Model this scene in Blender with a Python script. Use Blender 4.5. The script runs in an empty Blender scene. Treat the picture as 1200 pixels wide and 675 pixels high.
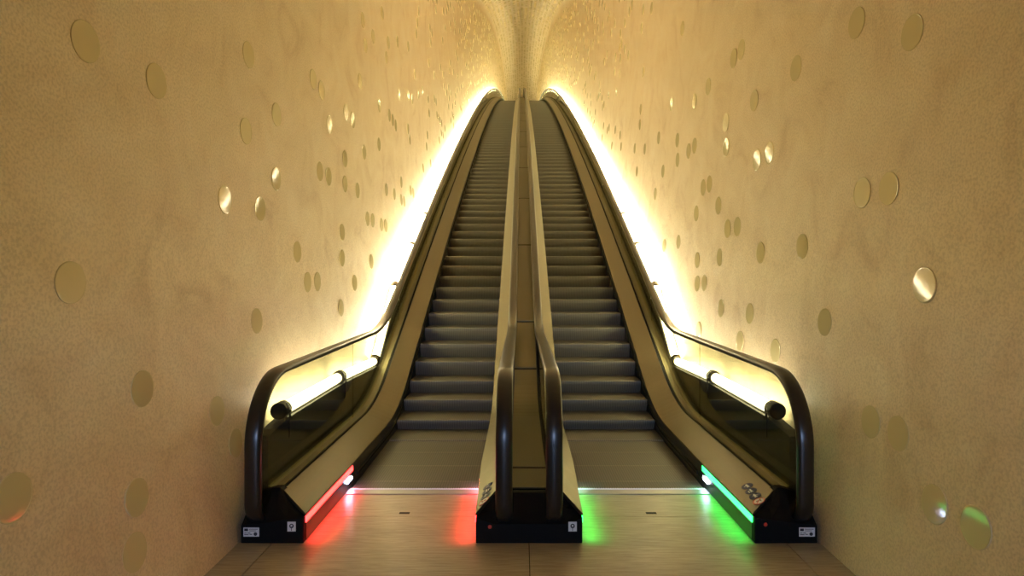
import bpy, bmesh, math, random
from mathutils import Vector, Matrix

C = bpy.context.scene.collection
rnd = random.Random(7)

# ------------------------------------------------------------------ terrain of the place
SL, KK, RAMP = .48, .00585, .55          # start slope, its slow decline uphill, half length of the lower bend


def prof(y, c):
    """height gained at distance y by a line whose lower bend is centred at c"""
    a, b = c - RAMP, c + RAMP
    if y <= a:
        return 0.0
    if y <= b:
        return .5 * SL / (2 * RAMP) * (y - a) ** 2
    t = min(y - b, SL / KK)
    return SL * RAMP + SL * t - .5 * KK * t * t


C_STEP, C_DECK, C_RAIL, LAMP_V = 6.53, 6.62, 7.30, .655
Y0, Y_END = 3.816, 89.0
Y_COMB = 4.78
base = lambda y: prof(y, C_STEP)

WALL = [(0, 1.81), (.35, 1.86), (.8, 1.90), (1.5, 1.94), (2.2, 1.95), (3.0, 1.95), (3.8, 1.95), (4.75, 1.95)]
V_SPRING, V_RISE, V_HALF = 4.75, 1.15, 1.95      # where the vault springs, its rise and half span


def wall_x(v):
    if v <= 0:
        return WALL[0][1]
    for (a, p), (b, q) in zip(WALL, WALL[1:]):
        if v <= b:
            return p + (q - p) * (v - a) / (b - a)
    return WALL[-1][1]


def rail_z(y):
    return 1.0 + prof(y, C_RAIL)


def lamp_z(y):
    if y < 7.2:                              # level beside the newel, then steeply up to the height of the handrail
        return .70 - .05 * max(0, (y - 5.8) / 1.4)
    if y < 8.35:
        return .65 + (y - 7.2) / 1.15 * (prof(8.35, C_STEP) + LAMP_V - .65)
    return prof(y, C_STEP) + LAMP_V


# ------------------------------------------------------------------ materials
def mat(name):
    m = bpy.data.materials.new(name)
    m.use_nodes = True
    nt = m.node_tree
    return m, nt, nt.nodes['Principled BSDF']


def plain(name, col, rough=.5, metal=0.0, spec=.5, coat=0.0):
    m, nt, p = mat(name)
    p.inputs['Base Color'].default_value = (*col, 1)
    p.inputs['Roughness'].default_value = rough
    p.inputs['Metallic'].default_value = metal
    p.inputs['Specular IOR Level'].default_value = spec
    p.inputs['Coat Weight'].default_value = coat
    return m


def emit(name, col, strength):
    m, nt, p = mat(name)
    p.inputs['Base Color'].default_value = (.6, .6, .6, 1)
    p.inputs['Emission Color'].default_value = (*col, 1)
    p.inputs['Emission Strength'].default_value = strength
    return m


def nd(nt, kind, **kw):
    n = nt.nodes.new(kind)
    for k, v in kw.items():
        setattr(n, k, v)
    return n


def ramp(nt, stops):
    n = nt.nodes.new('ShaderNodeValToRGB')
    e = n.color_ramp.elements
    while len(e) < len(stops):
        e.new(.5)
    for el, (pos, col) in zip(e, stops):
        el.position = pos
        el.color = (*col, 1)
    return n


def plaster(name, rough=.42, grain=.22, spec=.5):
    m, nt, p = mat(name)
    tc = nd(nt, 'ShaderNodeTexCoord')
    big = nd(nt, 'ShaderNodeTexNoise')
    big.inputs['Scale'].default_value = 2.1
    big.inputs['Detail'].default_value = 7
    big.inputs['Roughness'].default_value = .62
    big.inputs['Distortion'].default_value = .9
    fine = nd(nt, 'ShaderNodeTexNoise')
    fine.inputs['Scale'].default_value = 80
    fine.inputs['Detail'].default_value = 3
    r1 = ramp(nt, [(.30, (.715, .575, .385)), (.43, (.825, .70, .495)), (.56, (.875, .76, .555)), (.70, (.91, .81, .62))])
    r2 = ramp(nt, [(.36, (.76, .75, .73)), (.58, (1, 1, 1))])
    mix = nd(nt, 'ShaderNodeMixRGB', blend_type='MULTIPLY')
    mix.inputs[0].default_value = .8
    bump = nd(nt, 'ShaderNodeBump')
    bump.inputs['Strength'].default_value = grain
    bump.inputs['Distance'].default_value = .004
    L = nt.links.new
    L(tc.outputs['Object'], big.inputs['Vector'])
    L(tc.outputs['Object'], fine.inputs['Vector'])
    L(big.outputs['Fac'], r1.inputs[0])
    L(fine.outputs['Fac'], r2.inputs[0])
    L(r1.outputs[0], mix.inputs[1])
    L(r2.outputs[0], mix.inputs[2])
    L(mix.outputs[0], p.inputs['Base Color'])
    L(fine.outputs['Fac'], bump.inputs['Height'])
    L(bump.outputs[0], p.inputs['Normal'])
    # the vault overhead is polished, the walls are left matt
    geo = nd(nt, 'ShaderNodeNewGeometry')
    sep = nd(nt, 'ShaderNodeSeparateXYZ')
    ab = nd(nt, 'ShaderNodeMath', operation='ABSOLUTE')
    mr = nd(nt, 'ShaderNodeMapRange')
    mr.inputs['From Min'].default_value = .05
    mr.inputs['From Max'].default_value = .45
    mr.inputs['To Min'].default_value = rough
    mr.inputs['To Max'].default_value = .40
    mb = nd(nt, 'ShaderNodeMapRange')
    mb.inputs['From Min'].default_value = .05
    mb.inputs['From Max'].default_value = .40
    mb.inputs['To Min'].default_value = grain
    mb.inputs['To Max'].default_value = .02
    L(geo.outputs['True Normal'], sep.inputs[0])
    L(sep.outputs['Z'], ab.inputs[0])
    L(ab.outputs[0], mr.inputs[0]); L(ab.outputs[0], mb.inputs[0])
    L(mr.outputs[0], p.inputs['Roughness'])
    L(mb.outputs[0], bump.inputs['Strength'])
    mc = nd(nt, 'ShaderNodeMapRange')
    mc.inputs['From Min'].default_value = .12
    mc.inputs['From Max'].default_value = .5
    L(ab.outputs[0], mc.inputs[0]); L(mc.outputs[0], p.inputs['Coat Weight'])
    p.inputs['Coat Roughness'].default_value = .33
    p.inputs['Coat IOR'].default_value = 2.7
    p.inputs['Specular IOR Level'].default_value = spec
    return m


def stone(name):
    m, nt, p = mat(name)
    tc = nd(nt, 'ShaderNodeTexCoord')
    mp = nd(nt, 'ShaderNodeMapping')
    mp.inputs['Scale'].default_value = (2.2, 34, 1)
    n = nd(nt, 'ShaderNodeTexNoise')
    n.inputs['Scale'].default_value = 2.2
    n.inputs['Detail'].default_value = 8
    n.inputs['Roughness'].default_value = .66
    n.inputs['Distortion'].default_value = .5
    mp2 = nd(nt, 'ShaderNodeMapping')
    mp2.inputs['Scale'].default_value = (.7, 1.6, 1)
    n2 = nd(nt, 'ShaderNodeTexNoise')
    n2.inputs['Scale'].default_value = 2.0
    n2.inputs['Detail'].default_value = 4
    r = ramp(nt, [(.28, (.25, .205, .14)), (.47, (.37, .32, .23)), (.56, (.43, .375, .275)), (.72, (.50, .445, .335))])
    r2 = ramp(nt, [(.3, (.84, .84, .84)), (.65, (1, 1, 1))])
    mix = nd(nt, 'ShaderNodeMixRGB', blend_type='MULTIPLY')
    mix.inputs[0].default_value = .8
    L = nt.links.new
    L(tc.outputs['Object'], mp.inputs[0]); L(mp.outputs[0], n.inputs['Vector'])
    L(tc.outputs['Object'], mp2.inputs[0]); L(mp2.outputs[0], n2.inputs['Vector'])
    L(n.outputs['Fac'], r.inputs[0]); L(n2.outputs['Fac'], r2.inputs[0])
    L(r.outputs[0], mix.inputs[1]); L(r2.outputs[0], mix.inputs[2])
    L(mix.outputs[0], p.inputs['Base Color'])
    p.inputs['Roughness'].default_value = .36
    return m


def steel(name, col, rough, scale=(60, .8, 60)):
    m, nt, p = mat(name)
    tc = nd(nt, 'ShaderNodeTexCoord')
    mp = nd(nt, 'ShaderNodeMapping')
    mp.inputs['Scale'].default_value = scale
    n = nd(nt, 'ShaderNodeTexNoise')
    n.inputs['Scale'].default_value = 3
    n.inputs['Detail'].default_value = 4
    r = ramp(nt, [(.3, tuple(c * .82 for c in col)), (.7, col)])
    mr = nd(nt, 'ShaderNodeMapRange')
    mr.inputs['To Min'].default_value = rough - .06
    mr.inputs['To Max'].default_value = rough + .08
    L = nt.links.new
    L(tc.outputs['Object'], mp.inputs[0]); L(mp.outputs[0], n.inputs['Vector'])
    L(n.outputs['Fac'], r.inputs[0]); L(r.outputs[0], p.inputs['Base Color'])
    L(n.outputs['Fac'], mr.inputs[0]); L(mr.outputs[0], p.inputs['Roughness'])
    p.inputs['Metallic'].default_value = .9
    return m


def cleated(name, dark=1.0):
    """ribbed cast aluminium of the steps"""
    m, nt, p = mat(name)
    tc = nd(nt, 'ShaderNodeTexCoord')
    w = nd(nt, 'ShaderNodeTexWave', wave_type='BANDS', bands_direction='X')
    w.inputs['Scale'].default_value = 16
    bump = nd(nt, 'ShaderNodeBump')
    bump.inputs['Strength'].default_value = .15
    bump.inputs['Distance'].default_value = .003
    r = ramp(nt, [(.25, (.15 * dark, .14 * dark, .12 * dark)), (.65, (.215 * dark, .20 * dark, .17 * dark))])
    L = nt.links.new
    L(tc.outputs['Object'], w.inputs['Vector'])
    L(w.outputs['Fac'], bump.inputs['Height'])
    L(w.outputs['Fac'], r.inputs[0])
    L(r.outputs[0], p.inputs['Base Color'])
    L(bump.outputs[0], p.inputs['Normal'])
    p.inputs['Metallic'].default_value = .35
    p.inputs['Roughness'].default_value = .55
    return m


def thin_glass(name, tint):
    m = bpy.data.materials.new(name)
    m.use_nodes = True
    nt = m.node_tree
    nt.nodes.clear()
    out = nd(nt, 'ShaderNodeOutputMaterial')
    tr = nd(nt, 'ShaderNodeBsdfTransparent')
    tr.inputs[0].default_value = (*tint, 1)   # per face: two faces to a pane
    gl = nd(nt, 'ShaderNodeBsdfGlossy')
    gl.inputs['Roughness'].default_value = .03
    fr = nd(nt, 'ShaderNodeFresnel')
    ge = nd(nt, 'ShaderNodeNewGeometry')
    io = nd(nt, 'ShaderNodeMapRange')
    io.inputs['To Min'].default_value = 1.45
    io.inputs['To Max'].default_value = 1 / 1.45
    nt.links.new(ge.outputs['Backfacing'], io.inputs[0])
    nt.links.new(io.outputs[0], fr.inputs['IOR'])
    mx = nd(nt, 'ShaderNodeMixShader')
    L = nt.links.new
    L(fr.outputs[0], mx.inputs[0]); L(tr.outputs[0], mx.inputs[1]); L(gl.outputs[0], mx.inputs[2])
    L(mx.outputs[0], out.inputs[0])
    return m


M = dict(
    plaster=plaster('sand_plaster', .50, .2, .8),
    stone=stone('travertine'),
    joint=plain('dark_joint', (.02, .017, .012), .8),
    black=plain('black_plastic', (.006, .006, .006), .6, 0, .10),
    skirt=plain('black_skirt', (.015, .015, .016), .35),
    rubber=plain('black_handrail', (.014, .0125, .010), .28),
    deck=steel('brushed_steel', (.175, .150, .095), .40),
    cover=steel('cover_steel', (.135, .118, .075), .34),
    outer=steel('outer_steel', (.25, .225, .13), .5),
    cladding=plain('dark_cladding', (.026, .024, .018), .6, 0, .3),
    step=cleated('cleated_aluminium'),
    tread=cleated('groove_shaded_tread', .5),  # same aluminium as the risers, darkened to stand for shade in deep grooves
    comb=plain('comb_aluminium', (.35, .34, .33), .4, .7),
    glass=thin_glass('clear_glass', (.80, .82, .70)),
    lamp=emit('lit_tube', (1.0, .845, .51), 46),
    lamp_low=emit('dimmed_tube', (1.0, .86, .56), 14),
    cap=plain('dark_bronze', (.045, .036, .026), .4, .7),
    bracket=plain('bracket_steel', (.45, .42, .36), .35, .9),
    cable=plain('black_cable', (.012, .012, .012), .5),
    red=emit('red_light', (1.0, .019, .017), 8),
    green=emit('green_light', (.016, 1.0, .13), 4),
    white=emit('white_light', (.62, .70, 1.0), 30),
    glow=emit('comb_glow', (.50, .54, 1.0), .45),
    paper=plain('white_sticker', (.72, .72, .72), .5),
    ink=plain('black_ink', (.03, .03, .035), .5),
    blue=plain('blue_sticker', (.008, .014, .075), .5, 0, .3),
    redink=plain('red_sticker', (.55, .05, .03), .4),
    disc=plain('olive_glass', (.72, .645, .385), .08, 0, .5, 0),
)


# ------------------------------------------------------------------ object helpers
def obj(name, bm, m, parent=None, smooth=False, mats=None):
    bmesh.ops.recalc_face_normals(bm, faces=bm.faces[:])
    me = bpy.data.meshes.new(name)
    bm.to_mesh(me)
    bm.free()
    for k in (mats or [m]):
        me.materials.append(M[k])
    if smooth:
        for f in me.polygons:
            f.use_smooth = True
    o = bpy.data.objects.new(name, me)
    C.objects.link(o)
    if parent:
        o.parent = parent
        o.matrix_parent_inverse = Matrix.Translation(-Vector(parent.location)) if not parent.rotation_euler.z else parent.matrix_basis.inverted()
    return o


def tag(o, label=None, cat=None, group=None, kind=None):
    for k, v in (('label', label), ('category', cat), ('group', group), ('kind', kind)):
        if v:
            o[k] = v
    return o


def thing(name, loc, label, cat, group=None):
    o = bpy.data.objects.new(name, None)
    o.empty_display_size = .2
    C.objects.link(o)
    o.location = loc
    return tag(o, label, cat, group)


def add_box(bm, x0, x1, y0, y1, z0, z1, mi=0):
    vs = [bm.verts.new((x, y, z)) for x in (x0, x1) for y in (y0, y1) for z in (z0, z1)]
    for f in ((0, 1, 3, 2), (4, 6, 7, 5), (0, 4, 5, 1), (2, 3, 7, 6), (0, 2, 6, 4), (1, 5, 7, 3)):
        bm.faces.new([vs[i] for i in f]).material_index = mi


def box(*a):
    bm = bmesh.new()
    add_box(bm, *a)
    return bm


def loft(bm, rings, closed=True, caps=True):
    vr = [[bm.verts.new(p) for p in r] for r in rings]
    n = len(rings[0])
    for a, b in zip(vr, vr[1:]):
        for i in range(n if closed else n - 1):
            j = (i + 1) % n
            bm.faces.new((a[i], a[j], b[j], b[i]))
    if closed and caps:
        bm.faces.new(vr[0])
        bm.faces.new(vr[-1][::-1])
    return vr


def ys(y0, y1, fine=(5.7, 9.0)):
    """sample distances: dense through the lower bend, coarser uphill"""
    out = [y0]
    y = y0
    while y < y1 - 1e-6:
        y += .1 if fine[0] <= y < fine[1] else (.35 if y < fine[0] else .6)
        out.append(min(y, y1))
    return out


def sweep(sec, y0, y1, c, sx=1, step=None):
    """closed cross-section [(x, v)] or a function of y, swept uphill"""
    bm = bmesh.new()
    rings = []
    for y in ys(y0, y1):
        s = sec(y) if callable(sec) else sec
        b = prof(y, c)
        rings.append([(sx * x, y, b + v) for x, v in s])
    loft(bm, rings)
    return bm


def tube(bm, pts, r, seg=10, caps=True):
    rings = []
    for i, p in enumerate(pts):
        p = Vector(p)
        a = Vector(pts[max(0, i - 1)])
        b = Vector(pts[min(len(pts) - 1, i + 1)])
        t = (b - a).normalized()
        u = t.cross(Vector((0, 0, 1)))
        if u.length < 1e-3:
            u = Vector((1, 0, 0))
        u.normalize()
        w = u.cross(t)
        rr = r[i] if isinstance(r, (list, tuple)) else r
        rings.append([p + rr * (math.cos(2 * math.pi * k / seg) * u + math.sin(2 * math.pi * k / seg) * w) for k in range(seg)])
    loft(bm, rings, True, caps)


def lathe(bm, o, d, prof_pts, seg=16):
    """turned shape about axis d from o: [(distance along, radius)]"""
    o, d = Vector(o), Vector(d).normalized()
    u = d.cross(Vector((0, 0, 1))).normalized()
    w = u.cross(d)
    loft(bm, [[o + d * t + r * (math.cos(2 * math.pi * k / seg) * u + math.sin(2 * math.pi * k / seg) * w) for k in range(seg)] for t, r in prof_pts])


def smoothstep(a, b, y):
    t = max(0, min(1, (y - a) / (b - a)))
    return t * t * (3 - 2 * t)


# ------------------------------------------------------------------ the tunnel
def wall_pts():
    n = 22
    out = []
    for i in range(n + 1):
        v = V_SPRING * i / n
        out.append((wall_x(v), v))
    return out


def vault(a):
    """point of the vault: a from 0 (left springing) to pi (right springing)"""
    return -V_HALF * math.cos(a), V_SPRING + V_RISE * math.sin(a)


VAULT = [vault(math.pi * i / 40) for i in range(41)]


YS = [-3.5, -2, -.5, .5, 1.5, 2.5, 3.5, 4.5, 5.4] + [5.8 + .12 * i for i in range(16)] + [7.9 + .9 * i for i in range(95)]
YS = [y for y in YS if y < 95]


def wall_side(s, name):
    bm = bmesh.new()
    pts = wall_pts()
    loft(bm, [[(s * x, y, base(y) + v) for x, v in pts] for y in YS], closed=False)
    outer = [[(s * (x + .16), y, base(y) + v) for x, v in pts] for y in YS]
    o = obj(name, bm, 'plaster', smooth=True)
    tag(o, ('sand coloured plaster wall on the left, curving over the escalators' if s < 0 else 'sand coloured plaster wall on the right, curving over the escalators'), 'wall', kind='structure')
    # faces look inward
    return o


wall_side(-1, 'wall_left')
wall_side(1, 'wall_right')
bm = bmesh.new()
loft(bm, [[(x, y, base(y) + v) for x, v in VAULT] for y in YS], closed=False)
tag(obj('ceiling', bm, 'plaster', smooth=True), 'vaulted plaster ceiling high above the escalators', 'ceiling', kind='structure')

bm = box(-2.2, 2.2, -3.7, -3.5, 1.87, 5.6)
tag(obj('wall_front', bm, 'plaster'), 'plaster wall over the entrance to the tunnel', 'wall', kind='structure')

# floor: stone slabs with open joints over a dark bed
bm = bmesh.new()
g = .003
for x0, x1 in ((-1.825, -1.60), (-1.60, 0), (0, 1.60), (1.60, 1.825)):
    for y0, y1 in ((-3.5, 2.55), (2.55, 4.24), (4.24, 4.74)):
        if abs(x0) > 1.59 and x1 - x0 < .3 and y0 > 4.2:
            continue
        add_box(bm, x0 + g, x1 - g, y0 + (0 if y0 != 4.24 else g * .5), y1 - (0 if y1 != 4.24 else g * .5), -.04, 0)
floor = obj('floor', bm, 'stone')
tag(floor, 'beige streaked stone floor slabs in front of the escalators', 'floor', kind='structure')
bm = box(-1.83, 1.83, -3.5, 6.2, -.10, -.041)
add_box(bm, -1.83, 1.83, 89.2, 94.6, base(90) - .12, base(90) - .02)
tag(obj('trim_1', bm, 'joint'), 'dark bed in the joints below the floor slabs', 'floor', kind='structure')
for k, x in enumerate((-.866, .860)):
    tag(obj(f'trim_{k + 2}', box(x - .036, x + .036, 4.285, 4.315, 0, .0015), 'joint'), 'small dark slot in the floor plate before the ' + ('left' if x < 0 else 'right') + ' escalator', 'floor', kind='structure')
bm = bmesh.new()
zt = base(94)
loft(bm, [[(s * x, 94.4, zt + v) for s, x, v in [(-1, a, b) for a, b in wall_pts()] + [(1, a, b) for a, b in VAULT[1:-1]] + [(1, a, b) for a, b in wall_pts()[::-1]]]], caps=False)
bm.faces.new(bm.verts[:])
tag(obj('wall_back', bm, 'plaster'), 'plaster wall closing the tunnel at the top', 'wall', kind='structure')


# ------------------------------------------------------------------ escalator pieces
def flare(y):
    return 1 - smoothstep(3.8, 5.0, y)


def side_sections(outer):
    """cross-sections of one balustrade measured from its step band; returns functions of y in absolute |x|.
    outer: band edge at 1.385, deck rises away from the centre; inner: band edge at .362, deck rises to the centre"""
    if outer:
        e = lambda y: 1.385 + .016 * flare(y)
        d = 1
        top = 1.604
    else:
        e = lambda y: .362 - .030 * flare(y)
        d = -1
        top = .207
    return e, d, top


def rail_path(yend):
    pts = [(4.12, .12, (0, -1))]
    arcs = [(.15, 3.93, .27, 265, 185, 9), (.42, 4.20, .60, 180, 92, 16)]     # tight bend into the block, wide bend at the top
    for r, cy, cz, a0, a1, n in arcs:
        for i in range(n + 1):
            a = math.radians(a0 + (a1 - a0) * i / n)
            pts.append((cy + r * math.cos(a), cz + r * math.sin(a), (math.cos(a), math.sin(a))))
    cy_ = [y for y in ys(4.45, yend, (6.3, 9.2))]
    for y in cy_:
        dz = (rail_z(y + .02) - rail_z(y - .02)) / .04
        n = Vector((-dz, 1)).normalized()
        pts.append((y, rail_z(y) + .02, (n.x, n.y)))
    return pts


RAIL = rail_path(Y_END)
RSEC = [(-.046, -.014), (-.047, .0), (-.042, .012), (-.028, .020), (0, .023), (.028, .020), (.042, .012), (.047, 0), (.046, -.014), (.036, -.018), (.02, -.014), (-.02, -.014), (-.036, -.018)]


def handrail(xc, parent):
    bm = bmesh.new()
    rings = []
    for y, z, n in RAIL:
        rings.append([(xc + 1.12 * w, y + n[0] * t, z + n[1] * t) for w, t in RSEC])
    loft(bm, rings)
    return obj('handrail', bm, 'rubber', parent, smooth=True)


JOINTS = [6.02, 8.25] + [8.25 + 2.45 * i for i in range(1, 33)] + [Y_END]


def glass_panels(xc, parent):
    th = .006
    y_a = None
    for k, y1 in enumerate(JOINTS):
        bm = bmesh.new()
        if k == 0:
            r, cy, cz = .405, 4.20, .60
            out = [(4.05, .24), (3.86, .24), (3.805, .30)] + [(cy + r * math.cos(a), cz + r * math.sin(a)) for a in [math.radians(180 - i * 90 / 12) for i in range(13)]]
            yy = [4.6, 5.0, 5.5, y1 - .004]
            out += [(y, rail_z(y)) for y in yy] + [(y, .24 + prof(y, C_DECK)) for y in yy[::-1]]
        else:
            yy = [y_a + .004] + [y for y in ys(4.45, Y_END, (6.0, 9.0)) if y_a + .02 < y < y1 - .02] + [y1 - .004]
            out = [(y, rail_z(y)) for y in yy] + [(y, .24 + prof(y, C_DECK)) for y in yy[::-1]]
        loft(bm, [[(xc - th, y, z) for y, z in out], [(xc + th, y, z) for y, z in out]])
        obj('glass_panel', bm, 'glass', parent)
        y_a = y1


def decal_frame(outer, s, y, t):
    """point and axes on the sloping inner deck: t from the lower (0) to the upper edge (1)"""
    e, d, top = side_sections(outer)
    a = Vector((s * (e(y) - d * .004), y, .1768))
    b = Vector((s * (top - d * .004), y, .2688))
    w = (b - a).normalized()
    u = Vector((0, 1, 0))
    n = w.cross(u)
    if n.z < 0:
        n = -n
    return a + (b - a) * t + n * .0015, u, w, n


def poly(bm, o, u, w, n, pts, lift, mi):
    lo = [bm.verts.new(o + u * x + w * y + n * (lift - .001)) for x, y in pts]
    hi = [bm.verts.new(o + u * x + w * y + n * (lift + .0004)) for x, y in pts]
    k = len(pts)
    bm.faces.new(hi).material_index = mi
    bm.faces.new(lo[::-1]).material_index = mi
    for i in range(k):
        bm.faces.new((lo[i], lo[(i + 1) % k], hi[(i + 1) % k], hi[i])).material_index = mi


def ring_pts(r, n=24, cx=0, cy=0):
    return [(cx + r * math.cos(2 * math.pi * i / n), cy + r * math.sin(2 * math.pi * i / n)) for i in range(n)]


def strip(p, q, wd):
    p, q = Vector((p[0], p[1])), Vector((q[0], q[1]))
    t = (q - p).normalized()
    k = Vector((-t.y, t.x)) * wd / 2
    return [tuple(p + k), tuple(q + k), tuple(q - k), tuple(p - k)]


def pictograms(outer, s, parent, fade=False):
    R_ = .040
    for i, (y, t) in enumerate(((4.20, .50), (4.115, .47), (4.03, .44), (3.945, .40))):
        o, u, w, n = decal_frame(outer, s, y, t)
        # upright as read by someone stepping on: 'up' points uphill along the deck
        U, W = w * (1 if not outer else -1) * (1 if s > 0 else 1), u
        if outer:
            U = -w
        bm = bmesh.new()
        poly(bm, o, U, W, n, ring_pts(R_), 0, 0)
        if i == 3:
            poly(bm, o, U, W, n, ring_pts(R_), .001, 2)
            poly(bm, o, U, W, n, ring_pts(R_ * .80), .002, 1)
            poly(bm, o, U, W, n, strip((-.016, .004), (.016, .004), .006), .003, 3)
            poly(bm, o, U, W, n, strip((-.012, -.014), (-.010, .012), .005), .003, 3)
            poly(bm, o, U, W, n, strip((-.021, .021), (.021, -.021), .005), .004, 2)
        else:
            poly(bm, o, U, W, n, ring_pts(.0065, 12, 0, .019), .002, 1)
            poly(bm, o, U, W, n, strip((0, .012), (0, -.006), .012), .002, 1)
            poly(bm, o, U, W, n, strip((-.003, -.005), (-.006, -.023), .006), .002, 1)
            poly(bm, o, U, W, n, strip((.003, -.005), (.006, -.023), .006), .002, 1)
            if i == 0:
                poly(bm, o, U, W, n, strip((.005, .008), (.022, .000), .005), .002, 1)
            elif i == 1:
                poly(bm, o, U, W, n, ring_pts(.0045, 10, .017, .004), .002, 1)
                poly(bm, o, U, W, n, strip((.017, 0), (.017, -.020), .007), .002, 1)
            else:
                poly(bm, o, U, W, n, strip((-.006, .009), (-.018, -.006), .004), .002, 1)
                poly(bm, o, U, W, n, strip((.006, .009), (.014, .002), .005), .002, 1)
        st = obj('pictogram_sticker', bm, None, parent, mats=['blue', 'paper', 'redink', 'ink'])
        st['label'] = 'round white safety sticker with red ring' if i == 3 else 'round blue safety sticker with white figures'


def type_plate(x, z, parent):
    """small white plate with a dark square and lines of print on the newel front"""
    bm = bmesh.new()
    o, u, w, n = Vector((x, Y0 - .0015, z)), Vector((1, 0, 0)), Vector((0, 0, 1)), Vector((0, -1, 0))
    poly(bm, o, u, w, n, [(-.049, -.028), (.049, -.028), (.049, .028), (-.049, .028)], 0, 0)
    poly(bm, o, u, w, n, [(-.043, .006), (-.020, .006), (-.020, .022), (-.043, .022)], .001, 1)
    for k, (a, b) in enumerate(((-.014, .040), (-.014, .030))):
        poly(bm, o, u, w, n, strip((a, .018 - k * .010), (b, .018 - k * .010), .003), .001, 1)
    for a, b, zz in ((-.043, -.028, -.006), (-.024, -.006, -.006), (-.043, -.016, -.016), (-.010, .006, -.014)):
        poly(bm, o, u, w, n, strip((a, zz), (b, zz), .004), .001, 1)
    poly(bm, o, u, w, n, ring_pts(.011, 14, .026, -.012), .001, 1)
    p = obj('type_plate', bm, None, parent, mats=['paper', 'ink'])
    p['label'] = 'white plate with small dark print'


def notice_sticker(x, z, parent):
    bm = bmesh.new()
    o, u, w, n = Vector((x, Y0 - .0015, z)), Vector((1, 0, 0)), Vector((0, 0, 1)), Vector((0, -1, 0))
    poly(bm, o, u, w, n, [(-.026, -.030), (.026, -.030), (.026, .030), (-.026, .030)], 0, 0)
    poly(bm, o, u, w, n, ring_pts(.014, 16, 0, .004), .001, 1)
    poly(bm, o, u, w, n, ring_pts(.006, 12, 0, .006), .002, 0)
    poly(bm, o, u, w, n, strip((0, -.010), (0, -.026), .004), .001, 1)
    p = obj('notice_sticker', bm, None, parent, mats=['paper', 'ink'])
    p['label'] = 'white sticker with dark round emblem'


def key_switch(x, z, parent):
    bm = bmesh.new()
    lathe(bm, (x, Y0 + .004, z), (0, -1, 0), [(0, .012), (.006, .012), (.008, .010), (.0085, .004)], 14)
    obj('key_switch', bm, 'redink', parent)['label'] = 'small round red key switch'


def newel_block(sec0, sec1, parent, name='newel_base'):
    bm = bmesh.new()
    sh = lambda s, k: [(x * 1.0, v * k) for x, v in s]
    mid = [(a[0] * .5 + b[0] * .5, a[1] * .5 + b[1] * .5) for a, b in zip(sec0, sec1)]
    rings = [[(x, Y0, v) for x, v in sec0], [(x, Y0 + .09, v) for x, v in mid], [(x, Y0 + .18, v) for x, v in sec1], [(x, Y0 + .235, v) for x, v in sec1]]
    loft(bm, rings)
    bmesh.ops.bevel(bm, geom=[e for e in bm.edges if e.calc_length() > .05], offset=.006, segments=2, profile=.6, affect='EDGES')
    return obj(name, bm, 'black', parent)


# steps --------------------------------------------------------------
def step_positions():
    p = [6.55 - .4 * k for k in range(5, 0, -1)] + [6.55]
    y = 6.55
    while y < Y_END - 1:
        s = (prof(y + .3, 6.4) - prof(y, 6.4)) / .3
        y += .4125 / math.sqrt(1 + s * s)
        p.append(y)
    return p


STEP_Y = step_positions()


def tread_z(y):
    return prof(y + .05, C_STEP) + (.03 if 6.5 < y < 7.2 else 0)


def step_bm(i, x0, x1, bm=None):
    bm = bm or bmesh.new()
    y, y2 = STEP_Y[i], STEP_Y[i + 1]
    z = tread_z(y)
    zp = tread_z(STEP_Y[i - 1]) if i else z
    low = zp - .06
    dr = .065 * min(1, (z - zp) / .12)
    rz = max(.001, z - .016 - zp)
    sec = [(y2 + dr + .012, z - .002), (y2 + dr + .012, low - .02), (y + dr + .008, low)]
    sec += [(y + dr * k ** 1.6, z - .016 - rz * k) for k in (1, .82, .64, .48, .32, .16)]
    sec += [(y, z - .014), (y + .001, z - .005), (y + .006, z - .0005), (y + .014, z)]
    n0 = len(bm.faces)
    loft(bm, [[(x0, a, b) for a, b in sec], [(x1, a, b) for a, b in sec]])
    bm.faces.ensure_lookup_table()
    bm.faces[n0 + len(sec) - 1].material_index = 1        # the tread, its groove shade put into the colour
    return bm


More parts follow.
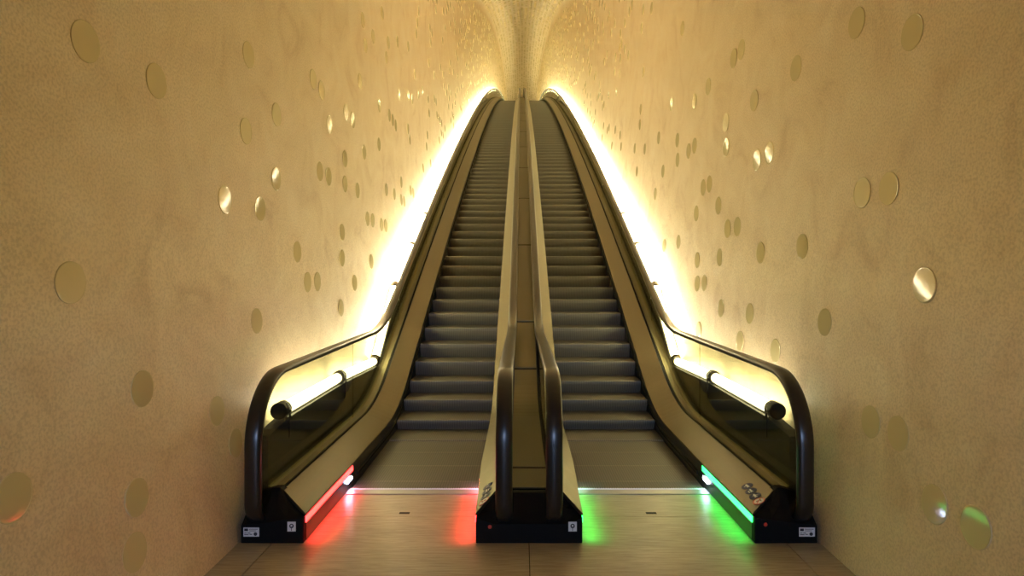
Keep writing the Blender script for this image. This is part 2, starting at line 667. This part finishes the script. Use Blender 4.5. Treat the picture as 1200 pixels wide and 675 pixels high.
def balustrade(s, outer, parent, led):
    """all the parts along one edge of a step band. s: side of the tunnel, led: light colour"""
    e, d, top = side_sections(outer)
    # black skirt beside the steps
    sec = lambda y: [(e(y), -.45 if y > 6 else -.03 if y > 4.76 else .002), (e(y), .158), (e(y) + d * .02, .158), (e(y) + d * .02, -.45 if y > 6 else -.03 if y > 4.76 else .002)]
    obj('skirt_panel', sweep(sec, Y0 + .05, Y_END, C_DECK, s), 'skirt', parent)
    # brush strip at the foot of the skirt
    sec = lambda y: [(e(y) - d * .014, .052), (e(y) - d * .014, .072), (e(y) + d * .004, .085), (e(y) + d * .004, .045)]
    obj('skirt_brush', sweep(sec, 4.98, Y_END, C_DECK, s), 'black', parent)
    # sloping steel deck
    sec = lambda y: [(e(y) - d * .004, .166), (e(y) - d * .004, .176), (top - d * .004, .268), (top, .262), (top, .246), (e(y) + d * .012, .160)]
    bm = sweep(sec, Y0 + .03, Y_END, C_DECK, s)
    for v in bm.verts:                      # its lower end is cut on a slant above the newel block
        if v.co.y < Y0 + .035:
            v.co.y += .165 * (abs(v.co.x) - e(Y0)) / (top - e(Y0))
    deck = obj('inner_deck', bm, 'deck', parent)
    # light strip under the deck edge at the newel, and the white comb light
    sec = lambda y: [(e(y) - d * .006, .118), (e(y) - d * .006, .157), (e(y) + d * .006, .157), (e(y) + d * .006, .118)]
    o = obj('light_strip', sweep(sec, Y0 + .035, 4.86, C_DECK, s), led, parent)
    # the diodes behind it throw their light down on the floor
    ld = bpy.data.lights.new('diode_row', 'AREA')
    ld.shape = 'RECTANGLE'
    ld.size, ld.size_y = .02, 1.0
    ld.spread = math.radians(95)
    ld.color = (1, .03, .03) if led == 'red' else (.02, 1, .09)
    ld.energy = 1.7 if led == 'red' else .75
    lo = bpy.data.objects.new('diode_row', ld)
    C.objects.link(lo)
    lo.location = (s * (e(4.3) - d * .022), 4.34, .112)
    lo.rotation_euler = (0, math.radians(18) * (1 if s * d > 0 else -1), 0)
    o['label'] = ('glowing red' if led == 'red' else 'glowing green') + ' light strip'
    bm = box(*sorted((s * (e(4.77) - d * .010), s * (e(4.77) + d * .006))), 4.71, 4.83, .060, .088)
    bmesh.ops.bevel(bm, geom=bm.edges[:], offset=.004, segments=2, affect='EDGES')
    obj('comb_light', bm, 'white', parent)['label'] = 'small glowing white light'
    return deck


def escalator(s, led, label):
    root = thing('escalator', (s * .87, Y0, 0), label, 'escalator', 'pair of escalators in the tunnel')
    deck_out = balustrade(s, True, root, led)
    deck_in = balustrade(s, False, root, led)
    # outer side: glass channel, deck behind the glass
    sec = [(1.606, .10), (1.606, .252), (1.634, .252), (1.634, .10)]
    obj('glass_channel', sweep(sec, Y0 + .14, Y_END, C_DECK, s), 'black', root)
    sec = [(1.640, .20), (1.640, .258), (1.690, .262), (1.719, .275), (1.719, .20)]
    obj('outer_deck', sweep(sec, Y0 + .24, Y_END, C_DECK, s), 'outer', root)

    def clad(y):
        b = prof(y, C_DECK)
        t = (lamp_z(y) - .058 if y > 4.36 else .60) - b
        return [(1.722, .20), (1.722, t - .03), (1.720, t - .01), (1.722, t), (1.815, t), (1.80, .20)]
    obj('outer_cladding', sweep(clad, 4.06, Y_END, C_DECK, s), 'cladding', root)
    glass_panels(s * 1.70, root)
    handrail(s * 1.70, root)
    handrail(s * .155, root)
    glass_panels(s * .155, root)
    # newel block of the outer balustrade
    s0 = [(s * 1.402, .001), (s * 1.402, .160), (s * 1.50, .150), (s * 1.58, .14), (s * 1.66, .12), (s * 1.77, .12), (s * 1.79, .11), (s * 1.79, .001)]
    s1 = [(s * 1.400, .001), (s * 1.400, .178), (s * 1.57, .243), (s * 1.615, .285), (s * 1.65, .285), (s * 1.77, .25), (s * 1.79, .23), (s * 1.79, .001)]
    block = newel_block(s0, s1, root)
    # comb plate with teeth
    bm = box(*sorted((s * .362, s * 1.385)), 4.66, 4.765, -.02, .006)
    for i in range(56):
        x = .372 + i * .0182
        add_box(bm, *sorted((s * x, s * (x + .009))), 4.765, 4.80, -.02, .003)
    cp = obj('comb_plate', bm, 'comb', root)
    obj('comb_glow', box(*sorted((s * .375, s * 1.372)), 4.758, 4.766, .0055, .0085), 'glow', cp)['label'] = 'thin glowing bluish white line of light'
    # steps: the hundred lowest each for itself, the rest of the band as one
    x0, x1 = sorted((s * .372, s * 1.375))
    for i in range(100):
        obj('step', step_bm(i, x0, x1), None, root, mats=['step', 'tread'])
    bm = bmesh.new()
    for i in range(100, len(STEP_Y) - 1):
        step_bm(i, x0, x1, bm)
    o = obj('step', bm, None, root, mats=['step', 'tread'])
    o['kind'] = 'stuff'
    o['label'] = 'small far steps at the top of the band'
    return deck_out, deck_in, block


left_out, left_in, left_block = escalator(-1, 'red', 'left escalator with dark ribbed steps and red light strips at its foot')
right_out, right_in, right_block = escalator(1, 'green', 'right escalator with dark ribbed steps and green light strips at its foot')

pictograms(True, 1, right_out)
pictograms(False, -1, left_in)
type_plate(-1.725, .072, left_block)
notice_sticker(-1.475, .106, left_block)
type_plate(1.725, .072, right_block)
key_switch(1.468, .118, right_block)

# the divider between the two escalators
div = thing('escalator_divider', (0, Y0, 0), 'black newel block and steel cover strip between the two escalators', 'divider')
s0 = [(-.331, .001), (-.331, .158), (-.22, .115), (.22, .115), (.331, .158), (.331, .001)]
s1 = [(-.333, .001), (-.333, .176), (-.212, .252), (.212, .252), (.333, .176), (.333, .001)]
div_block = newel_block(s0, s1, div)
key_switch(-.244, .104, div_block)
notice_sticker(.270, .106, div_block)
cuts = [4.08, 4.52, 7.25, 8.25] + [8.25 + 2.45 * i for i in range(1, 33)] + [Y_END]
for a, b in zip(cuts, cuts[1:]):
    sec = [(-.130, .243), (-.130, .250), (.130, .250), (.130, .243)]
    obj('cover_panel', sweep(sec, a + .020, b - .020, C_DECK), 'cover', div)
for s in (-1, 1):
    sec = [(s * .137, .12), (s * .137, .240), (s * .205, .240), (s * .205, .12)]
    obj('glass_channel', sweep(sec, 4.2, Y_END, C_DECK), 'black', div)
sec = [(-.131, .10), (-.131, .242), (.131, .242), (.131, .10)]
obj('cover_support', sweep(sec, 4.1, Y_END, C_DECK), 'black', div)

# ------------------------------------------------------------------ the tube lamps beside the escalators
LAMP_X = 1.768


def lamp_nodes():
    n = [4.40, 5.80, 7.20]
    y = 7.2
    while y < 86:
        s = (lamp_z(y + 1.2) - lamp_z(y)) / 1.2
        y += 1.42 / math.sqrt(1 + s * s)
        n.append(y)
    return n


NODES = lamp_nodes()


def tube_lamp(s, i):
    ya, yb = NODES[i], NODES[i + 1]
    a = Vector((s * LAMP_X, ya, lamp_z(ya)))
    b = Vector((s * LAMP_X, yb, lamp_z(yb)))
    side = 'left' if s < 0 else 'right'
    if i == 0:
        lab = f'lowest level tube lamp behind the {side} newel glass, dark cap at its end'
    elif i == 1:
        lab = f'second level tube lamp behind the {side} glass, joined uphill of the lowest one'
    elif i == 2:
        lab = f'first tilted tube lamp where the {side} handrail bends uphill'
    else:
        lab = f'glowing tube lamp in the row climbing the {side} wall behind the handrail'
    root = thing('tube_lamp', a, lab, 'lamp', f'tube lamps along the {side} wall')
    d = (b - a).normalized()
    ln = (b - a).length
    seg = 16 if i < 3 else 10
    bm = bmesh.new()
    lathe(bm, a, d, [(.050, .043), (ln - .055, .043)], seg)
    obj('lit_tube', bm, 'lamp' if i > 1 else 'lamp_low', root, smooth=True)
    bm = bmesh.new()
    st = -.055 if i == 0 else -.035
    lathe(bm, a, d, [(st, .050), (st + .006, .060), (.052, .060), (.058, .055), (.058, .046), (.050, .044)] if i < 3 else [(-.035, .044), (-.03, .0465), (.052, .0465), (.055, .043)], seg)
    obj('end_cap', bm, 'cap' if i < 3 else 'bracket', root, smooth=i > 2)
    bm = bmesh.new()
    lathe(bm, a, d, [(ln - .065, .045), (ln - .065, .054), (ln - .036, .058), (ln - .0355, .03)] if i < 2 else [(ln - .06, .043), (ln - .06, .0465), (ln - .036, .0465), (ln - .0355, .03)], seg)
    obj('end_cap', bm, 'cap' if i < 3 else 'bracket', root, smooth=i > 2)
    # rail under the tube and the bracket that carries it
    bm = bmesh.new()
    nrm = Vector((0, -d.z, d.y))
    for off, y0, y1, w, h in ((-.053, .06, ln - .07, .018, .006),):
        rings = []
        for t in (y0, y1):
            p = a + d * t + nrm * off
            rings.append([p + Vector((w, 0, 0)) - nrm * h, p + Vector((w, 0, 0)) + nrm * h, p - Vector((w, 0, 0)) + nrm * h, p - Vector((w, 0, 0)) - nrm * h])
        loft(bm, rings)
    obj('mounting_rail', bm, 'cap', root)
    bm = bmesh.new()
    p = a + d * .02
    xs = sorted((p.x - s * .052, p.x + s * .03))
    add_box(bm, xs[0], xs[1], p.y - .012, p.y + .012, p.z - .092, p.z - .064)
    xs = sorted((p.x - s * .059, p.x - s * .051))
    add_box(bm, xs[0], xs[1], p.y - .012, p.y + .012, p.z - .20, p.z - .02)
    obj('bracket', bm, 'bracket' if i > 1 else 'cap', root)
    if i < 8:
        bm = bmesh.new()
        q = a + d * .0
        pts = []
        for k in range(11):
            t = k / 10
            pts.append((q.x - s * (.030 + .018 * math.sin(math.pi * t)), q.y - .03 + .16 * t * (1 if i else .7), q.z - .050 - .085 * math.sin(math.pi * t) + d.z * .1 * t))
        tube(bm, pts, .005, 6)
        obj('cable', bm, 'cable', root, smooth=True)


for s in (-1, 1):
    for i in range(len(NODES) - 1):
        tube_lamp(s, i)

# ------------------------------------------------------------------ glass discs set in the plaster
def disc_bm(bm, side, y, v, r=.09, tilt=(0, 0), dome=.010, seg=20):
    """a shallow glass dish lying on the wall at distance y and height v above the floor line"""
    if side in (-1, 1):
        x = side * wall_x(v)
        dx = (wall_x(v + .05) - wall_x(v - .05)) / .1
        sl = (base(y + .05) - base(y - .05)) / .1
        p = Vector((x, y, base(y) + v))
        tv = Vector((side * dx, 0, 1)).normalized()
        ty = Vector((-side * dx * sl, 1, 0)).normalized()
        n = ty.cross(tv)
        if n.x * side > 0:
            n = -n
    else:
        sl = (base(y + .05) - base(y - .05)) / .1
        x, h = vault(v)
        p = Vector((x, y, base(y) + h))
        tv = Vector((V_HALF * math.sin(v), 0, V_RISE * math.cos(v))).normalized()
        ty = Vector((0, 1, sl)).normalized()
        ty = (ty - tv * ty.dot(tv)).normalized()
        n = tv.cross(ty)
        if n.z > 0:
            n = -n
    rings = []
    for rr, h in ((1.0, -.004), (1.0, .0026), (.975, .0040), (.92, .0036), (.6, .0036 + dome * .55), (.25, .0036 + dome * .93)):
        rings.append([p + n * (h + (.004 * max(map(abs, tilt)) / .1 * .5 if max(map(abs, tilt)) > .1 and rr < .97 else 0) + .02 * rr * (tilt[0] * math.cos(t) + tilt[1] * math.sin(t)) * (.0 if rr > .97 else 1)) + r * rr * (math.cos(t) * ty + math.sin(t) * tv) for t in [2 * math.pi * k / seg for k in range(seg)]])
    loft(bm, rings)
    return p


HAND = [
    (-1, 2.68, 2.69, 'large olive glass disc high on the left wall, nearest the top corner'),
    (-1, 3.2, 2.68, 'olive glass disc high on the left wall, second from the top corner'),
    (-1, 4.28, 3.2, 'pale glass disc near the top edge of the left wall, third from the corner'),
    (-1, 4.24, 2.66, 'pale glass disc alone on the left wall above the bright mirror-like disc'),
    (-1, 3.94, 2.15, 'bright mirror-like glass disc on the left wall, larger of the two gleaming ones'),
    (-1, 2.58, 1.64, 'large pale glass disc at eye height on the left wall, alone near the frame edge'),
    (-1, 5.61, 3.45, 'left of two faint glass discs side by side high on the left wall'),
    (-1, 5.85, 3.42, 'right of two faint glass discs side by side high on the left wall'),
    (-1, 4.77, 2.91, 'faint pale glass disc high on the left wall, left of a gleaming small disc'),
    (-1, 6.09, 3.15, 'small gleaming glass disc high on the left wall, leftmost of three in a row'),
    (-1, 6.66, 3.32, None),
    (-1, 6.93, 3.21, None),
    (-1, 8.23, 3.11, None),
    (-1, 4.76, 2.41, 'bright mirror-like glass disc on the left wall, smaller of the two gleaming ones'),
    (-1, 4.47, 2.15, 'olive glass disc on the left wall below and between the two gleaming discs'),
    (-1, 5.8, 2.64, 'left disc of the touching olive pair high on the left wall'),
    (-1, 6.06, 2.63, 'right disc of the touching olive pair high on the left wall'),
    (-1, 6.62, 2.82, None),
    (-1, 6.62, 2.55, None),
    (-1, 7.43, 2.71, None),
    (-1, 7.13, 2.35, None),
    (-1, 8.2, 2.6, None),
    (-1, 5.2, 1.86, 'dark olive glass disc alone on the left wall above a side-by-side pair'),
    (-1, 5.44, 1.6, 'left disc of the olive pair at eye height on the left wall'),
    (-1, 5.7, 1.6, 'right disc of the olive pair at eye height on the left wall'),
    (-1, 6.5, 1.78, None),
    (-1, 6.94, 1.37, None),
    (-1, 7.69, 1.27, None),
    (-1, 7.57, 1.85, None),
    (-1, 7.83, 1.73, None),
    (-1, 8.3, 1.49, None),
    (-1, 8.54, 1.38, None),
    (-1, 8.61, 0.83, None),
    (-1, 8.63, 1.85, None),
    (-1, 9.15, 1.61, None),
    (-1, 9.68, 1.62, None),
    (-1, 9.63, 1.36, None),
    (-1, 9.84, 1.26, None),
    (-1, 10.41, 1.25, None),
    (-1, 10.62, 1.14, None),
    (-1, 8.84, 2.85, None),
    (-1, 9.07, 2.73, None),
    (-1, 9.29, 2.6, None),
    (-1, 10.3, 2.32, None),
    (-1, 10.45, 2.1, None),
    (-1, 6.51, 2.05, None),
    (-1, 10.34, 2.88, None),
    (-1, 11.81, 2.72, None),
    (-1, 6.4, 1.28, 'olive glass disc on the left wall just above the glow of the level lamps'),
    (-1, 4.37, 1.34, 'olive glass disc on the left wall above the left handrail bend'),
    (-1, 3.03, 1.11, 'large olive glass disc on the left wall at chest height, between eye-level disc and floor'),
    (-1, 3.74, 0.84, 'two-toned glass disc on the left wall beside the left newel handrail'),
    (-1, 3.94, 0.59, 'dark olive glass disc on the left wall closest to the left newel handrail'),
    (-1, 2.24, 0.86, 'largest glass disc low on the left wall, at the frame edge'),
    (-1, 2.93, 0.61, 'upper of two olive glass discs one above the other low on the left wall'),
    (-1, 2.88, 0.37, 'lowest glass disc on the left wall, just above the floor'),
    (1, 4.47, 3.17, 'faint glass disc high on the right wall, left of the two large top ones'),
    (1, 5.78, 3.7, None),
    (1, 5.58, 3.71, None),
    (1, 5.27, 3.16, 'faint pale glass disc on the right wall above the two gleaming discs'),
    (1, 6.0, 3.15, 'pale glass disc on the right wall directly above a gleaming disc'),
    (1, 5.99, 2.91, 'gleaming glass disc on the right wall, left of the two mirror-like ones'),
    (1, 5.21, 2.64, 'gleaming glass disc on the right wall, right of the two mirror-like ones'),
    (1, 4.95, 2.65, 'pale glass disc touching the gleaming disc on the right wall at its right'),
    (1, 7.09, 3.39, None),
    (1, 6.57, 3.6, None),
    (1, 8.17, 3.14, None),
    (1, 7.87, 2.74, None),
    (1, 7.86, 2.49, None),
    (1, 7.34, 2.75, None),
    (1, 7.09, 2.88, None),
    (1, 6.75, 2.49, 'left disc of the upper olive pair on the right wall'),
    (1, 6.53, 2.56, 'right disc of the upper olive pair on the right wall'),
    (1, 6.23, 2.35, 'olive glass disc alone on the right wall between two olive pairs'),
    (1, 7.01, 2.13, None),
    (1, 5.95, 2.11, 'left disc of the lower olive pair on the right wall'),
    (1, 5.68, 2.11, 'right disc of the lower olive pair on the right wall'),
    (1, 6.17, 1.83, None),
    (1, 6.95, 1.62, None),
    (1, 7.77, 1.48, None),
    (1, 8.46, 1.14, None),
    (1, 5.12, 1.85, 'dark olive glass disc alone on the right wall, level with the handrail bend glow'),
    (1, 6.92, 1.37, None),
    (1, 6.67, 1.47, None),
    (1, 8.66, 2.1, None),
    (1, 9.13, 1.62, None),
    (1, 8.94, 2.5, None),
    (1, 10.35, 2.38, None),
    (1, 10.8, 1.86, None),
    (1, 10.28, 2.65, None),
    (1, 3.66, 3.17, 'left of two large faint glass discs near the top of the right wall'),
    (1, 3.14, 2.91, 'right of two large faint glass discs near the top of the right wall'),
    (1, 3.6, 2.15, 'left disc of the large pale pair midway up the right wall'),
    (1, 3.34, 2.14, 'right disc of the large pale pair midway up the right wall'),
    (1, 4.36, 1.87, 'olive glass disc on the right wall left of and below the large pale pair'),
    (1, 3.03, 1.62, 'mirror-like glass disc with a bright diagonal streak on the right wall'),
    (1, 4.01, 1.36, 'olive glass disc on the right wall above the right newel handrail'),
    (1, 4.75, 1.08, 'faint glass disc on the right wall right above the right handrail curve'),
    (1, 3.43, 0.85, 'left disc of the faint pair low on the right wall beside the newel'),
    (1, 3.18, 0.85, 'right disc of the faint pair low on the right wall beside the newel'),
    (1, 2.87, 0.6, 'glass disc low on the right wall with a bluish gleam'),
    (1, 2.61, 0.6, 'lowest glass disc on the right wall, with a green tint of light'),
    (1, 6.09, 1.33, 'olive glass disc on the right wall above the level lamps, left of two'),
    (1, 5.32, 1.33, 'olive glass disc on the right wall above the level lamps, right of two'),
    (1, 6.77, 0.92, 'pale glass disc on the right wall just over the handrail where it bends uphill'),
    (1, 5.52, 1.07, 'olive glass disc in the bright glow right over the right level handrail'),
]
taken = set()
count = 0


def single(side, y, v, label, group=None, seg=32, tilt=None):
    global count
    bm = bmesh.new()
    tl, dm = (rnd.uniform(-.06, .06), rnd.uniform(-.06, .06)), rnd.choice((0, 0, .0004, .001))
    if tilt:
        tl, dm = tilt, .0004
    disc_bm(bm, side, y, v, .09, tl, dm, seg)
    o = obj('glass_disc', bm, 'disc', smooth=False)
    for f in o.data.polygons:
        f.use_smooth = False
    tag(o, label, 'glass disc', group)
    count += 1


WORD = {-1: 'left', 1: 'right'}
TILT = {(-1, HAND[4][3]): (0, -.012), (-1, HAND[13][3]): (0, -.12), (1, HAND[56 + 39][3]): (0, -.12), (1, HAND[56 + 5][3]): (0, -.12), (1, HAND[56 + 6][3]): (0, -.05)}
for side, y, v, label in HAND:
    sw = WORD[side]
    single(side, y, v, tilt=TILT.get((side, label)), label=label or f'small round glass disc in the {sw} plaster wall, midway up beside the escalator', group=f'glass discs in the {sw} wall')
    taken.add((side, round(y / .257), round((v + base(y)) / .257)))

# columns across the vault, evenly spaced along its arc
acc, VCOL, target = 0, [], -8 * .257
half = sum(math.dist(vault(math.pi / 2 * i / 400), vault(math.pi / 2 * (i + 1) / 400)) for i in range(400))
acc = -half
for i in range(800):
    a0, a1 = math.pi * i / 800, math.pi * (i + 1) / 800
    acc += math.dist(vault(a0), vault(a1))
    while len(VCOL) < 17 and acc >= target:
        VCOL.append(a1)
        target += .257
cells = []
for side in (-1, 1):
    for iy in range(int(7 / .257), int(86 / .257)):
        for iz in range(0, 110):
            z = .345 + .257 * iz
            y = .257 * iy + (.128 if iz % 2 else 0) + .04
            v = z - base(y)
            if v < 1.05 or v > 4.7:
                continue
            dens = .05 + .12 * smoothstep(7.5, 14, y)
            if v > 3.4:
                dens *= 1.3
            if y < 9.5 and v < 3.2:
                continue
            if rnd.random() < dens and not any((side, round(y / .257) + a, round(z / .257) + b) in taken for a in (-1, 0, 1) for b in (-1, 0, 1)):
                cells.append((y, side, v))
cells.sort()
n_left = 300 - count
bm = bmesh.new()
for y, side, v in cells:
    if n_left > 0:
        single(side, y, v, f'tiny round glass disc high up the {WORD[side]} plaster wall, far along the tunnel', f'far glass discs in the {WORD[side]} wall', 14)
        n_left -= 1
    else:
        disc_bm(bm, side, y, v, .09, (rnd.uniform(-.3, .3), rnd.uniform(-.3, .3)), rnd.choice((.004, .010, .014)), 10)
for iy in range(int(20 / .257), int(86 / .257)):
    for ix in range(-8, 9):
        if rnd.random() < .62:
            disc_bm(bm, 0, iy * .257 + (.128 if ix % 2 else 0), VCOL[ix + 8], .085, (rnd.uniform(-.2, .2), rnd.uniform(-.2, .2)), .008, 10)
o = obj('glass_disc', bm, 'disc', smooth=False)
tag(o, 'countless tiny glass discs at the far end of the walls and ceiling', 'glass disc', 'far glass discs', 'stuff')

# ------------------------------------------------------------------ light, sky beyond the entrance, camera
w = bpy.data.worlds.new('hall')
bpy.context.scene.world = w
w.use_nodes = True
bg = w.node_tree.nodes['Background']
bg.inputs[0].default_value = (.75, .68, .70, 1)
bg.inputs[1].default_value = .06
# cool light of the entrance hall, coming in under the lintel
hl = bpy.data.lights.new('hall_light', 'AREA')
hl.shape = 'RECTANGLE'
hl.size, hl.size_y = 2.6, .5
hl.color = (.46, .63, 1.0)
hl.energy = 400
ho = bpy.data.objects.new('hall_light', hl)
C.objects.link(ho)
ho.location = (0, -12, 2.3)
ho.rotation_euler = (math.radians(90), 0, 0)

cam_d = bpy.data.cameras.new('camera')
cam = bpy.data.objects.new('camera', cam_d)
C.objects.link(cam)
cam.location = (-.048, 0, 1.68)
cam.rotation_euler = (math.radians(90), 0, 0)
cam_d.sensor_width = 36
cam_d.lens = 36 * 720 / 1200
cam_d.shift_x = -11 / 1200
cam_d.shift_y = -17.5 / 1200
cam_d.clip_start = .05
cam_d.clip_end = 300
sc = bpy.context.scene
sc.camera = cam
sc.view_settings.view_transform = 'Standard'
sc.view_settings.look = 'None'
sc.view_settings.exposure = 0.42
sc.view_settings.gamma = 1
sc.view_settings.use_curve_mapping = False
sc.cycles.max_bounces = 14
sc.cycles.diffuse_bounces = 8
sc.cycles.glossy_bounces = 6
sc.cycles.transparent_max_bounces = 24
sc.cycles.sample_clamp_indirect = 6
sc.cycles.use_denoising = True
